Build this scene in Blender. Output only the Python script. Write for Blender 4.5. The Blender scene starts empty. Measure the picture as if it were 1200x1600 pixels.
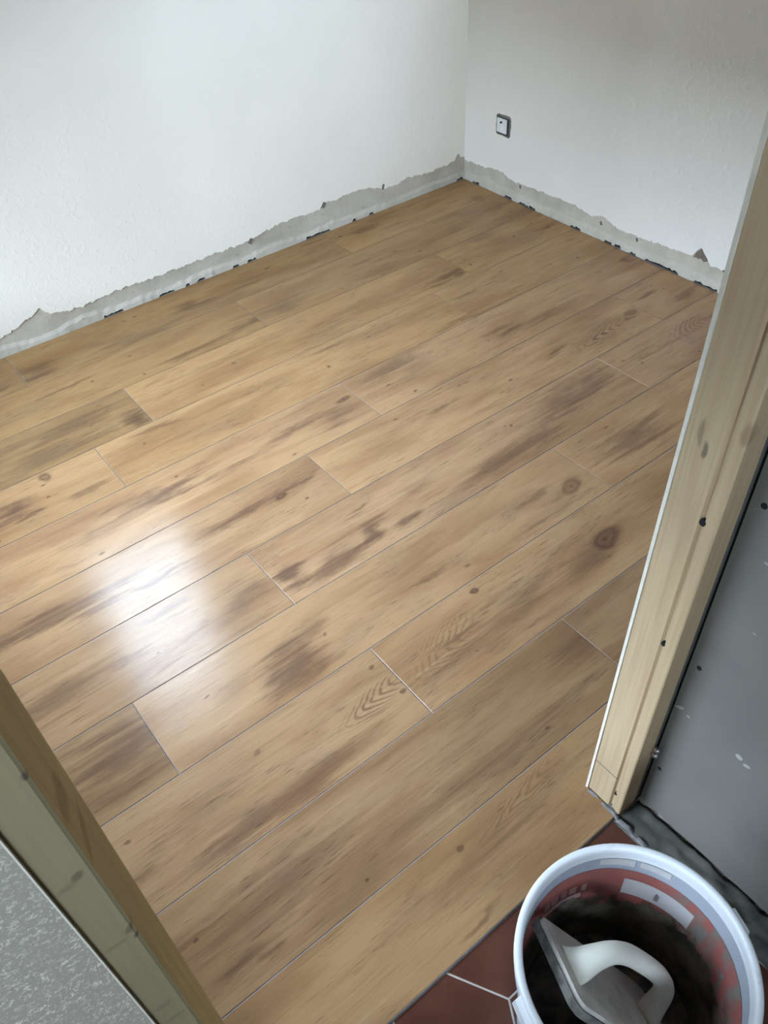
import bpy, bmesh, math, random
from mathutils import Matrix, Vector, noise

# ------------------------------------------------------------------ camera
scene = bpy.context.scene
C = scene.collection
cam_d = bpy.data.cameras.new('camera')
cam = bpy.data.objects.new('camera', cam_d)
C.objects.link(cam)
RIGHT = (0.78541384, -0.61760927, -0.04103515)
DOWN = (-0.45755565, -0.53466838, -0.71047347)
FWD = (0.41685481, 0.57679156, -0.70252656)
CAM_H = 1.42
m = Matrix.Identity(4)
for i in range(3):
    m[i][0] = RIGHT[i]
    m[i][1] = -DOWN[i]
    m[i][2] = -FWD[i]
m[2][3] = CAM_H
cam.matrix_world = m
cam_d.sensor_fit = 'AUTO'
cam_d.sensor_width = 36.0
cam_d.lens = 1299.21 * 36.0 / 1600.0
cam_d.clip_start = 0.01
scene.camera = cam

# ------------------------------------------------------------------ world, light, exposure
SKY_STRENGTH = 49.0
world = bpy.data.worlds.new('overcast_sky')
scene.world = world
world.use_nodes = True
bg = world.node_tree.nodes['Background']
bg.inputs['Color'].default_value = (0.64, 0.81, 1.0, 1)
bg.inputs['Strength'].default_value = SKY_STRENGTH

scene.view_settings.view_transform = 'Standard'
scene.view_settings.look = 'None'
scene.view_settings.gamma = 1.0
scene.view_settings.use_curve_mapping = False
scene.view_settings.exposure = -0.33
scene.cycles.use_denoising = True
scene.cycles.max_bounces = 9
scene.cycles.diffuse_bounces = 6
scene.cycles.transparent_max_bounces = 8
scene.cycles.sample_clamp_indirect = 6.0

# room numbers (metres); camera stands at x=0, y=0 in the hall
XR = 2.282      # right wall
YL = 2.4715     # left wall
XE = -0.55      # end wall (out of view)
YD0, YD1 = 0.305, 0.372   # door wall, hall side / room side
CEIL = 2.5
HALL_X0, HALL_Y0 = -1.7, -1.7
HALL_XR = 0.740
WIN1 = (0.34, 0.83, 0.98, 2.42)     # in the left wall  (x0,x1,z0,z1)
ADDED_WIN2 = (0.50, 2.35, 0.50, 1.32)     # unseen window added in the end wall for light   (y0,y1,z0,z1)
ADDED_WIN4 = (1.24, 1.86, 0.85, 2.42)     # added behind the right post to light the left wall (x0,x1,z0,z1)
YW4 = -0.28     # outer face of that wall, made thick to narrow the added light
ADDED_WIN3 = (-1.35, -0.55, 1.25, 2.20)   # unseen window added in the hall back wall for light (x0,x1,z0,z1)


def portal(name, loc, rot, sx, sy):
    d = bpy.data.lights.new(name, 'AREA')
    d.shape = 'RECTANGLE'
    d.size, d.size_y = sx, sy
    d.cycles.is_portal = True
    o = bpy.data.objects.new(name, d)
    o.location = loc
    o.rotation_euler = rot
    C.objects.link(o)


# portals only guide the sky light through the openings
portal('window_portal', ((WIN1[0] + WIN1[1]) / 2, YL + 0.23, (WIN1[2] + WIN1[3]) / 2), (-math.pi / 2, 0, 0), WIN1[1] - WIN1[0], WIN1[3] - WIN1[2])
portal('window_portal', (XE - 0.23, (ADDED_WIN2[0] + ADDED_WIN2[1]) / 2, (ADDED_WIN2[2] + ADDED_WIN2[3]) / 2), (-math.pi / 2, 0, math.pi / 2), ADDED_WIN2[1] - ADDED_WIN2[0], ADDED_WIN2[3] - ADDED_WIN2[2])
portal('window_portal', ((ADDED_WIN3[0] + ADDED_WIN3[1]) / 2, HALL_Y0 - 0.23, (ADDED_WIN3[2] + ADDED_WIN3[3]) / 2), (math.pi / 2, 0, 0), ADDED_WIN3[1] - ADDED_WIN3[0], ADDED_WIN3[3] - ADDED_WIN3[2])

portal('window_portal', ((ADDED_WIN4[0] + ADDED_WIN4[1]) / 2, YW4 + 0.02, (ADDED_WIN4[2] + ADDED_WIN4[3]) / 2), (math.pi / 2, 0, 0), ADDED_WIN4[1] - ADDED_WIN4[0], ADDED_WIN4[3] - ADDED_WIN4[2])

random.seed(4)


# ------------------------------------------------------------------ helpers
def srgb(r, g, b):
    def f(c):
        c /= 255.0
        return c / 12.92 if c <= 0.04045 else ((c + 0.055) / 1.055) ** 2.4
    return (f(r), f(g), f(b), 1.0)


class MB:
    def __init__(self):
        self.v, self.f = [], []

    def add(self, vs, fs):
        n = len(self.v)
        self.v += [tuple(p) for p in vs]
        self.f += [tuple(i + n for i in q) for q in fs]
        return self

    def box(self, x0, x1, y0, y1, z0, z1):
        vs = [(x0, y0, z0), (x1, y0, z0), (x1, y1, z0), (x0, y1, z0), (x0, y0, z1), (x1, y0, z1), (x1, y1, z1), (x0, y1, z1)]
        return self.add(vs, [(3, 2, 1, 0), (4, 5, 6, 7), (0, 1, 5, 4), (1, 2, 6, 5), (2, 3, 7, 6), (3, 0, 4, 7)])

    def prism(self, pts, z0, z1):
        n = len(pts)
        vs = [(x, y, z0) for x, y in pts] + [(x, y, z1) for x, y in pts]
        fs = [tuple(range(n))[::-1], tuple(range(n, 2 * n))] + [(i, (i + 1) % n, n + (i + 1) % n, n + i) for i in range(n)]
        return self.add(vs, fs)

    def chamfer_prism(self, pts, z0, z1, ch, inset):
        """convex outline, top edge chamfered"""
        n = len(pts)
        cx = sum(p[0] for p in pts) / n
        cy = sum(p[1] for p in pts) / n
        ins = []
        for i in range(n):
            a, b, c = pts[i - 1], pts[i], pts[(i + 1) % n]
            e1 = Vector((b[0] - a[0], b[1] - a[1])).normalized()
            e2 = Vector((c[0] - b[0], c[1] - b[1])).normalized()
            n1, n2 = Vector((-e1.y, e1.x)), Vector((-e2.y, e2.x))
            k = n1 + n2
            k = k / max(k.dot(n1), 0.2)
            ins.append((b[0] + k.x * inset, b[1] + k.y * inset))
        vs = [(x, y, z0) for x, y in pts] + [(x, y, z1 - ch) for x, y in pts] + [(x, y, z1) for x, y in ins]
        fs = [tuple(range(n))[::-1], tuple(range(2 * n, 3 * n))]
        for r in range(2):
            fs += [(r * n + i, r * n + (i + 1) % n, (r + 1) * n + (i + 1) % n, (r + 1) * n + i) for i in range(n)]
        return self.add(vs, fs)

    def lathe(self, prof, n=64, a0=0.0, a1=2 * math.pi, closed=False):
        full = abs(a1 - a0 - 2 * math.pi) < 1e-6
        cols = n if full else n + 1
        vs, fs = [], []
        for i in range(cols):
            a = a0 + (a1 - a0) * i / n
            for r, z in prof:
                vs.append((r * math.cos(a), r * math.sin(a), z))
        k = len(prof)
        for i in range(n):
            j = (i + 1) % cols
            for q in range(k if closed else k - 1):
                q2 = (q + 1) % k
                fs.append((i * k + q, j * k + q, j * k + q2, i * k + q2))
        return self.add(vs, fs)

    def tube(self, pts, rads, n=12, up=None):
        """rads: list of (ra, rb) ellipse radii"""
        P = [Vector(p) for p in pts]
        vs, fs = [], []
        ref = Vector(up) if up else Vector((0, 0, 1))
        for i, p in enumerate(P):
            t = (P[min(i + 1, len(P) - 1)] - P[max(i - 1, 0)]).normalized()
            b = t.cross(ref).normalized()
            c = b.cross(t).normalized()
            ra, rb = rads[i]
            for k in range(n):
                a = 2 * math.pi * k / n
                vs.append(p + b * (ra * math.cos(a)) + c * (rb * math.sin(a)))
        for i in range(len(P) - 1):
            for k in range(n):
                k2 = (k + 1) % n
                fs.append((i * n + k, i * n + k2, (i + 1) * n + k2, (i + 1) * n + k))
        fs.append(tuple(range(n))[::-1])
        fs.append(tuple((len(P) - 1) * n + k for k in range(n)))
        return self.add(vs, fs)

    def mesh(self, name, smooth=False):
        me = bpy.data.meshes.new(name)
        me.from_pydata(self.v, [], self.f)
        me.validate()
        bm = bmesh.new()
        bm.from_mesh(me)
        bmesh.ops.recalc_face_normals(bm, faces=bm.faces)
        bm.to_mesh(me)
        bm.free()
        if smooth:
            for p in me.polygons:
                p.use_smooth = True
        me.update()
        return me

    def build(self, name, mat, parent=None, smooth=False, loc=None):
        o = bpy.data.objects.new(name, self.mesh(name, smooth))
        C.objects.link(o)
        if mat:
            o.data.materials.append(mat)
        if parent:
            o.parent = parent
        if loc:
            o.location = loc
        return o


def smooth_by_angle(o, deg=35):
    me = o.data
    bm = bmesh.new()
    bm.from_mesh(me)
    for f in bm.faces:
        f.smooth = True
    for e in bm.edges:
        if len(e.link_faces) == 2 and e.calc_face_angle(0) > math.radians(deg):
            e.smooth = False
    bm.to_mesh(me)
    bm.free()


def tag(o, label=None, cat=None, group=None, kind=None):
    if label: o['label'] = label
    if cat: o['category'] = cat
    if group: o['group'] = group
    if kind: o['kind'] = kind
    return o


def thing(name, label, cat, loc=(0, 0, 0), group=None):
    o = bpy.data.objects.new(name, None)
    o.empty_display_size = 0.05
    C.objects.link(o)
    o.location = loc
    return tag(o, label, cat, group)


def struct(mb, name, mat, label=None):
    o = mb.build(name, mat)
    return tag(o, label, None, None, 'structure')


# ------------------------------------------------------------------ materials
class NT:
    def __init__(self, name):
        self.mat = bpy.data.materials.new(name)
        self.mat.use_nodes = True
        self.t = self.mat.node_tree
        self.b = self.t.nodes['Principled BSDF']

    def n(self, typ, **kw):
        x = self.t.nodes.new(typ)
        for k, v in kw.items():
            setattr(x, k, v)
        return x

    def put(self, sock, v):
        if isinstance(v, bpy.types.NodeSocket):
            self.t.links.new(v, sock)
        else:
            sock.default_value = v

    def coord(self, kind='Object'):
        return self.n('ShaderNodeTexCoord').outputs[kind]

    def mapping(self, vec, loc=(0, 0, 0), rot=(0, 0, 0), scale=(1, 1, 1), typ='POINT'):
        x = self.n('ShaderNodeMapping', vector_type=typ)
        self.put(x.inputs['Vector'], vec)
        x.inputs['Location'].default_value = loc
        x.inputs['Rotation'].default_value = rot
        x.inputs['Scale'].default_value = scale
        return x.outputs[0]

    def noise(self, vec, scale, detail=3, rough=0.5, dist=0.0, w=None, color=False):
        x = self.n('ShaderNodeTexNoise')
        if w is not None:
            x.noise_dimensions = '4D'
            x.inputs['W'].default_value = w
        self.put(x.inputs['Vector'], vec)
        x.inputs['Scale'].default_value = scale
        x.inputs['Detail'].default_value = detail
        x.inputs['Roughness'].default_value = rough
        x.inputs['Distortion'].default_value = dist
        return x.outputs['Color' if color else 0]

    def math(self, op, a, b=0.0, clamp=False):
        x = self.n('ShaderNodeMath', operation=op, use_clamp=clamp)
        self.put(x.inputs[0], a)
        self.put(x.inputs[1], b)
        return x.outputs[0]

    def vmath(self, op, a, b=(0, 0, 0), out=0):
        x = self.n('ShaderNodeVectorMath', operation=op)
        self.put(x.inputs[0], a)
        if op == 'SCALE':
            self.put(x.inputs[3], b)
        elif op != 'LENGTH':
            self.put(x.inputs[1], b)
        return x.outputs['Value' if op == 'LENGTH' else 0]

    def rng(self, v, a, b, c=0.0, d=1.0, smooth=True):
        x = self.n('ShaderNodeMapRange', interpolation_type='SMOOTHSTEP' if smooth else 'LINEAR')
        self.put(x.inputs['Value'], v)
        x.inputs['From Min'].default_value = a
        x.inputs['From Max'].default_value = b
        x.inputs['To Min'].default_value = c
        x.inputs['To Max'].default_value = d
        return x.outputs[0]

    def mix(self, fac, a, b, blend='MIX'):
        x = self.n('ShaderNodeMix', data_type='RGBA', blend_type=blend)
        self.put(x.inputs[0], fac)
        self.put(x.inputs[6], a)
        self.put(x.inputs[7], b)
        return x.outputs[2]

    def ramp(self, fac, stops):
        x = self.n('ShaderNodeValToRGB')
        self.put(x.inputs[0], fac)
        e = x.color_ramp.elements
        while len(e) < len(stops):
            e.new(0.5)
        for i, (p, c) in enumerate(stops):
            e[i].position = p
            e[i].color = c
        return x.outputs[0]

    def bump(self, h, strength=0.3, dist=0.002, normal=None):
        x = self.n('ShaderNodeBump')
        x.inputs['Strength'].default_value = strength
        x.inputs['Distance'].default_value = dist
        self.put(x.inputs['Height'], h)
        if normal is not None:
            self.put(x.inputs['Normal'], normal)
        return x.outputs[0]

    def done(self, color=None, rough=0.6, normal=None, metal=0.0, spec=None, **kw):
        if color is not None: self.put(self.b.inputs['Base Color'], color)
        self.put(self.b.inputs['Roughness'], rough)
        if normal is not None: self.put(self.b.inputs['Normal'], normal)
        self.b.inputs['Metallic'].default_value = metal
        if spec is not None: self.put(self.b.inputs['Specular IOR Level'], spec)
        for k, v in kw.items():
            self.put(self.b.inputs[k], v)
        return self.mat


def plain(name, col, rough=0.6, var=0.12, nscale=30.0, bump=0.1, metal=0.0, spec=None):
    t = NT(name)
    c = t.coord()
    f = t.noise(c, nscale, 4)
    dark = tuple(x * (1 - var) for x in col[:3]) + (1,)
    light = tuple(min(1, x * (1 + var)) for x in col[:3]) + (1,)
    return t.done(t.mix(t.rng(f, 0.3, 0.7), dark, light), rough, t.bump(f, bump, 0.001), metal, spec)


def painted_wall(name, col, chip=140.0, strength=0.35):
    """white emulsion over a fine grainy render"""
    t = NT(name)
    c = t.coord()
    big = t.noise(c, 2.5, 3)
    fine = t.noise(c, chip, 3, 0.6)
    mid = t.noise(c, chip * 0.35, 2, 0.5)
    col2 = tuple(x * 0.96 for x in col[:3]) + (1,)
    h = t.math('ADD', fine, t.rng(mid, 0.55, 0.75, 0, 0.8))
    return t.done(t.mix(t.rng(big, 0.35, 0.65), col, col2), 0.75, t.bump(h, strength, 0.0022), spec=0.3)


M = {}
M['paint'] = painted_wall('white_wall_paint', srgb(244, 237, 224), 150, 0.25)
M['render'] = painted_wall('grey_white_grainy_render', srgb(238, 232, 222), 95, 0.6)
M['ceiling'] = painted_wall('raw_ceiling', srgb(100, 94, 86), 100, 0.15)
M['raw_board'] = plain('raw_plasterboard', srgb(96, 93, 88), 0.85)
M['dark_gap'] = plain('gap_shade', srgb(28, 25, 22), 0.9)  # near-black tone stands in for shade inside open gaps
M['black'] = plain('black_hole', srgb(14, 12, 10), 0.9)
M['screed'] = plain('grout', srgb(140, 134, 134), 0.75, 0.12, 60)
M['mortar'] = plain('grey_mortar', srgb(78, 76, 70), 0.9, 0.3, 25, 0.5)
M['grout_light'] = plain('pale_grout', srgb(116, 112, 110), 0.85, 0.25, 80, 0.5)
M['outside'] = plain('dark_sky_block', srgb(52, 54, 48), 0.9)
M['ground'] = plain('outside_ground', srgb(60, 60, 54), 0.95)
M['win_frame'] = plain('window_frame_white', srgb(235, 235, 235), 0.4, 0.02)
M['white_edge'] = plain('board_edge', srgb(216, 208, 192), 0.7, 0.06, 50)


def glass():
    t = NT('window_glass')
    tr = t.n('ShaderNodeBsdfTransparent')
    gl = t.n('ShaderNodeBsdfGlossy')
    gl.inputs['Roughness'].default_value = 0.02
    mx = t.n('ShaderNodeMixShader')
    mx.inputs[0].default_value = 0.06
    t.t.links.new(tr.outputs[0], mx.inputs[1])
    t.t.links.new(gl.outputs[0], mx.inputs[2])
    t.t.links.new(mx.outputs[0], t.t.nodes['Material Output'].inputs['Surface'])
    return t.mat


M['glass'] = glass()


def bare_plaster():
    t = NT('bare_plaster')
    c = t.coord('Object')
    sep = t.n('ShaderNodeSeparateXYZ')
    t.put(sep.inputs[0], c)
    n1 = t.noise(c, 9, 4, 0.6)
    n2 = t.noise(c, 70, 3, 0.6)
    base = t.ramp(n1, [(0.3, srgb(170, 161, 146)), (0.5, srgb(187, 178, 163)), (0.7, srgb(200, 192, 177))])
    # paler smear of old adhesive along the foot of the strip
    foot = t.math('ADD', sep.outputs[2], t.math('MULTIPLY', t.math('SUBTRACT', n1, 0.5), 0.04))
    base = t.mix(t.rng(foot, 0.022, 0.040, 0.3, 0.0), base, srgb(202, 195, 181))
    base = t.mix(t.rng(n2, 0.62, 0.74, 0, 0.5), base, srgb(135, 130, 120))
    return t.done(base, 0.85, t.bump(t.math('ADD', n2, n1), 0.5, 0.003), spec=0.2)


M['bare'] = bare_plaster()


def pine(name, light, mid, dark, axis_scale=(30, 30, 1.2), knots=(), rough=0.6, seed=0.0, stain=0.5, front=None):
    """planed softwood, grain along z"""
    t = NT(name)
    c = t.coord()
    g = t.noise(t.mapping(c, scale=axis_scale), 2.2, 4, 0.55, 0.6, w=seed)
    fine = t.noise(t.mapping(c, scale=(220, 220, 4)), 1.0, 2, 0.5, w=seed + 3)
    cloud = t.noise(t.mapping(c, scale=(5, 5, 2.0)), 1.0, 3, w=seed + 9)
    col = t.ramp(g, [(0.3, mid), (0.5, light), (0.72, mid)])
    col = t.mix(t.math('MULTIPLY', t.rng(fine, 0.45, 0.7), 0.25), col, dark)
    col = t.mix(t.math('MULTIPLY', t.rng(cloud, 0.5, 0.72), stain), col, dark)
    if front is not None:      # outer face greyed, the dimmer hall light put into its colour
        sp = t.n('ShaderNodeSeparateXYZ')
        t.put(sp.inputs[0], c)
        col = t.mix(t.rng(sp.outputs[1], front[0], front[0] + 0.003, 0.8, 0.0), col, front[1])
    wob = t.vmath('SCALE', t.vmath('SUBTRACT', t.noise(c, 14, 3, color=True), (0.5, 0.5, 0.5)), 0.03)
    cw = t.vmath('ADD', c, wob)
    for (p, s, amt, kc) in knots:
        d = t.vmath('LENGTH', t.mapping(cw, loc=p, scale=s, typ='TEXTURE'))
        col = t.mix(t.rng(d, 0.45, 1.0, amt, 0.0), col, kc)
    return t.done(col, rough, t.bump(fine, 0.15, 0.0008), spec=0.35)


# ------------------------------------------------------------------ floor planks (wood-look tiles)
def plank_material(name, seed, tone, grey, marks):
    """marks: (kind, x, y, half_len, half_width, angle_deg, strength) in plank space"""
    t = NT(name)
    c = t.coord()
    warp = t.vmath('SUBTRACT', t.noise(t.mapping(c, scale=(3.0, 9.0, 1)), 1.0, 3, w=seed, color=True), (0.5, 0.5, 0.5))
    cw = t.vmath('ADD', c, t.vmath('MULTIPLY', warp, (0.05, 0.045, 0.0)))
    cg = t.vmath('ADD', c, t.vmath('MULTIPLY', warp, (0.05, 0.012, 0.0)))
    # fields
    cloud = t.noise(t.mapping(cw, scale=(2.2, 9.0, 1)), 1.0, 3, 0.55, 0.3, w=seed + 1)
    streak = t.noise(t.mapping(cg, scale=(2.6, 55.0, 1)), 1.0, 4, 0.6, 0.2, w=seed + 2)
    fine = t.noise(t.mapping(cg, scale=(12.0, 300.0, 1)), 1.0, 3, 0.6, w=seed + 3)
    pores = t.noise(t.mapping(cg, scale=(22.0, 420.0, 1)), 1.0, 2, 0.5, w=seed + 4)
    k = 1.0 * tone

    def cc(r, g, b):
        x = srgb(r, g, b)
        return (x[0] * k * 1.03, x[1] * k * (0.905 + 0.03 * grey), x[2] * k * (0.79 + 0.18 * grey), 1)
    col = t.ramp(cloud, [(0.25, cc(138, 110, 86)), (0.42, cc(160, 130, 100)), (0.56, cc(178, 149, 117)), (0.78, cc(168, 136, 104))])
    patch = t.noise(t.mapping(cw, scale=(5.0, 16.0, 1)), 1.0, 4, 0.6, 0.4, w=seed + 6)
    col = t.mix(t.rng(patch, 0.52, 0.70, 0, 0.45), col, cc(150, 128, 108))
    col = t.mix(t.rng(streak, 0.52, 0.74, 0, 0.42), col, cc(124, 96, 74))
    col = t.mix(t.rng(streak, 0.30, 0.45, 0.30, 0.0), col, cc(196, 170, 138))
    # printed smudges, knots and figure of this tile
    wob = t.vmath('SUBTRACT', t.noise(t.mapping(c, scale=(12, 26, 1)), 1.0, 4, 0.6, w=seed + 5, color=True), (0.5, 0.5, 0.5))
    cm = t.vmath('ADD', c, t.vmath('MULTIPLY', wob, (0.10, 0.05, 0.0)))
    ck = t.vmath('ADD', c, t.vmath('MULTIPLY', wob, (0.040, 0.026, 0.0)))
    rag = t.math('ADD', t.math('MULTIPLY', t.math('SUBTRACT', streak, 0.5), 2.2), t.math('MULTIPLY', t.math('SUBTRACT', patch, 0.5), 1.6))
    dark = None
    for (kind, x, y, hl, hw, ang, amt) in marks:
        mp = t.mapping(cm if kind == 'smear' else (ck if kind == 'knot' else cw), loc=(x, y, 0), rot=(0, 0, math.radians(ang)), scale=(hl, hw, 1), typ='TEXTURE')
        d = t.vmath('LENGTH', t.vmath('MULTIPLY', mp, (1, 1, 0)))
        if kind == 'smear':
            e = t.rng(t.math('SUBTRACT', d, rag), 0.12, 1.12, amt * 0.95, 0.0)
            e = t.math('MULTIPLY', e, t.rng(d, 1.2, 1.7, 1.0, 0.0))
        elif kind == 'knot':
            ring = t.math('SINE', t.math('MULTIPLY', t.math('ADD', d, t.math('MULTIPLY', patch, 1.6)), 11.0))
            body = t.rng(t.math('ADD', d, t.math('MULTIPLY', t.math('SUBTRACT', patch, 0.5), 1.0)), 0.30, 1.05, amt, 0.0)
            e = t.math('MULTIPLY', body, t.rng(ring, -1, 1, 0.70, 1.0))
        else:
            sp = t.n('ShaderNodeSeparateXYZ')
            t.put(sp.inputs[0], mp)
            # nested arches opening along the tile
            arch = t.math('ADD', t.math('MULTIPLY', sp.outputs[0], -1.0), t.math('MULTIPLY', t.math('POWER', t.math('ABSOLUTE', sp.outputs[1]), 1.6), 1.5))
            arch = t.math('ADD', arch, t.math('MULTIPLY', streak, 0.35))
            arch = t.math('ADD', arch, t.math('MULTIPLY', patch, 0.9))
            ring = t.math('SINE', t.math('MULTIPLY', arch, 30.0))
            body = t.rng(d, 0.2, 1.1, amt, 0.0)
            e = t.math('MULTIPLY', body, t.rng(ring, -0.1, 1.0, 0.0, 1.0))
            e = t.math('MULTIPLY', e, t.rng(patch, 0.35, 0.6, 0.25, 1.0))
        dark = e if dark is None else t.math('MAXIMUM', dark, e)
    if dark is not None:
        col = t.mix(t.math('MINIMUM', dark, 1.0), col, cc(80, 57, 52))
    col = t.mix(t.rng(fine, 0.50, 0.72, 0, 0.30), col, cc(110, 86, 68))
    col = t.mix(t.rng(fine, 0.28, 0.42, 0.18, 0.0), col, cc(204, 180, 150))
    # short dark pores, gathered in drifts
    col = t.mix(t.math('MULTIPLY', t.rng(pores, 0.60, 0.68, 0, 0.6), t.rng(patch, 0.42, 0.60)), col, cc(84, 64, 50))
    h = t.math('ADD', t.math('MULTIPLY', fine, 0.6), t.math('MULTIPLY', streak, 0.8))
    rough = t.rng(fine, 0.3, 0.7, 0.12, 0.22)
    return t.done(col, rough, t.bump(h, 0.2, 0.0016), spec=0.23)


Y0 = 0.467
ROWS = [(YD0, Y0)] + [(Y0 + 0.2 * i, Y0 + 0.2 * (i + 1)) for i in range(10)]
JOINT = [0.86, 0.93, 0.57, 0.1235, 0.515, 0.82, 1.072, 0.40, 0.578, 1.08, 0.37]
GAP = 0.0010
# figure measured on the floor: (kind, x, y, half length, half width, angle, strength)
MARKS = [
    ('knot', 1.175, 0.760, 0.062, 0.040, 8, 0.85), ('smear', 1.09, 0.745, 0.12, 0.045, 0, 0.35),
    ('knot', 0.840, 0.843, 0.016, 0.013, 0, 0.9), ('smear', 0.86, 0.742, 0.20, 0.05, 6, 0.38),
    ('rings', 0.70, 0.762, 0.13, 0.065, 10, 0.45),
    ('rings', 0.50, 0.765, 0.11, 0.042, 8, 0.60), ('knot', 0.557, 0.742, 0.010, 0.008, 0, 0.8),
    ('smear', 0.30, 0.700, 0.24, 0.035, 0, 0.45),
    ('knot', 1.252, 0.934, 0.055, 0.030, 20, 0.65), ('smear', 1.20, 0.925, 0.12, 0.04, 10, 0.35),
    ('smear', 0.420, 0.930, 0.105, 0.085, 28, 0.72), ('smear', 0.50, 0.985, 0.10, 0.03, 20, 0.45),
    ('smear', 0.300, 0.960, 0.08, 0.04, 10, 0.25),
    ('smear', 0.060, 0.975, 0.12, 0.075, 0, 0.55), ('rings', 0.085, 0.950, 0.05, 0.06, 0, 0.4),
    ('smear', 0.560, 1.140, 0.055, 0.050, 30, 0.75), ('smear', 0.655, 1.110, 0.10, 0.045, 12, 0.62),
    ('smear', 0.775, 1.132, 0.06, 0.030, 25, 0.75), ('smear', 0.876, 1.112, 0.04, 0.018, 0, 0.6),
    ('smear', 0.950, 1.190, 0.10, 0.022, 0, 0.3),
    ('smear', 0.450, 1.170, 0.07, 0.05, 0, 0.35), ('smear', 0.02, 1.180, 0.16, 0.055, 0, 0.5),
    ('smear', 0.590, 1.385, 0.16, 0.022, 3, 0.65), ('knot', 0.683, 1.377, 0.030, 0.018, 15, 0.85),
    ('smear', 0.76, 1.392, 0.06, 0.014, 0, 0.6), ('smear', 0.07, 1.375, 0.22, 0.025, -2, 0.6), ('smear', 0.16, 1.345, 0.10, 0.018, 0, 0.5),
    ('smear', 0.490, 1.585, 0.17, 0.035, 3, 0.72), ('smear', 0.30, 1.555, 0.14, 0.03, 0, 0.35),
    ('smear', 0.80, 1.565, 0.22, 0.022, 6, 0.50), ('knot', 1.035, 1.595, 0.035, 0.014, 0, 0.8), ('smear', 0.98, 1.555, 0.10, 0.04, 0, 0.4),
    ('smear', 1.20, 1.63, 0.14, 0.035, 0, 0.40), ('smear', 1.30, 1.57, 0.10, 0.04, 0, 0.25),
    ('knot', 0.250, 1.843, 0.022, 0.024, 0, 0.75), ('smear', 0.14, 1.775, 0.07, 0.05, 0, 0.75), ('smear', 0.32, 1.72, 0.05, 0.02, 0, 0.4),
    ('smear', 0.545, 1.905, 0.05, 0.05, 0, 0.75), ('smear', 0.40, 2.00, 0.24, 0.05, 0, 0.35), ('smear', 0.30, 1.93, 0.2, 0.04, 0, 0.3),
    ('smear', 0.960, 2.345, 0.10, 0.035, 0, 0.6), ('smear', 0.80, 2.10, 0.14, 0.022, 0, 0.5), ('smear', 0.42, 2.33, 0.09, 0.05, 0, 0.5),
    ('smear', 0.72, 2.29, 0.2, 0.03, 0, 0.35),
    ('smear', 1.740, 1.925, 0.10, 0.025, 0, 0.6), ('knot', 1.75, 1.90, 0.04, 0.02, 0, 0.6), ('smear', 1.17, 2.13, 0.16, 0.05, 0, 0.35),
    ('smear', 1.72, 2.39, 0.10, 0.03, 0, 0.45), ('smear', 1.95, 2.05, 0.12, 0.03, 0, 0.35),
    ('rings', 1.86, 1.335, 0.20, 0.06, 6, 0.6), ('knot', 1.98, 1.36, 0.03, 0.018, 0, 0.6), ('rings', 2.05, 1.18, 0.12, 0.07, 0, 0.4),
    ('smear', 1.47, 1.19, 0.22, 0.06, 0, 0.50), ('smear', 1.53, 0.965, 0.18, 0.065, 0, 0.55), ('smear', 1.22, 1.12, 0.24, 0.05, 0, 0.42),
    ('smear', 2.23, 1.585, 0.04, 0.02, 0, 0.6), ('smear', 1.56, 1.690, 0.16, 0.022, 0, 0.4), ('smear', 1.75, 1.53, 0.16, 0.03, 0, 0.35),
    ('rings', 0.60, 0.435, 0.22, 0.035, 8, 0.35), ('smear', 0.40, 0.40, 0.2, 0.03, 0, 0.3), ('smear', 0.18, 0.58, 0.2, 0.05, 0, 0.28), ('smear', 0.52, 0.52, 0.22, 0.035, 0, 0.25),
    ('smear', 0.93, 0.60, 0.10, 0.07, 0, 0.3),
]
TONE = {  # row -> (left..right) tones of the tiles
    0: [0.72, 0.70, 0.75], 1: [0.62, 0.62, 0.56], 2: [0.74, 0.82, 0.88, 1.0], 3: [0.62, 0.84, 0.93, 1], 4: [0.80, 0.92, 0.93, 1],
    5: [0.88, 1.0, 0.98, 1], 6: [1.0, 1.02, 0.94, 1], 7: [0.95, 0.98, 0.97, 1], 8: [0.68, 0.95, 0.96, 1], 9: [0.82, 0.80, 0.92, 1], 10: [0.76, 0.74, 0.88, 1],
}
GREY = {0: -0.25, 1: 0.0, 2: -0.05, 3: 0.0, 4: 0.05, 5: -0.1, 6: -0.2, 7: -0.6, 8: -0.8, 9: -0.9, 10: -1.0}

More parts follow.
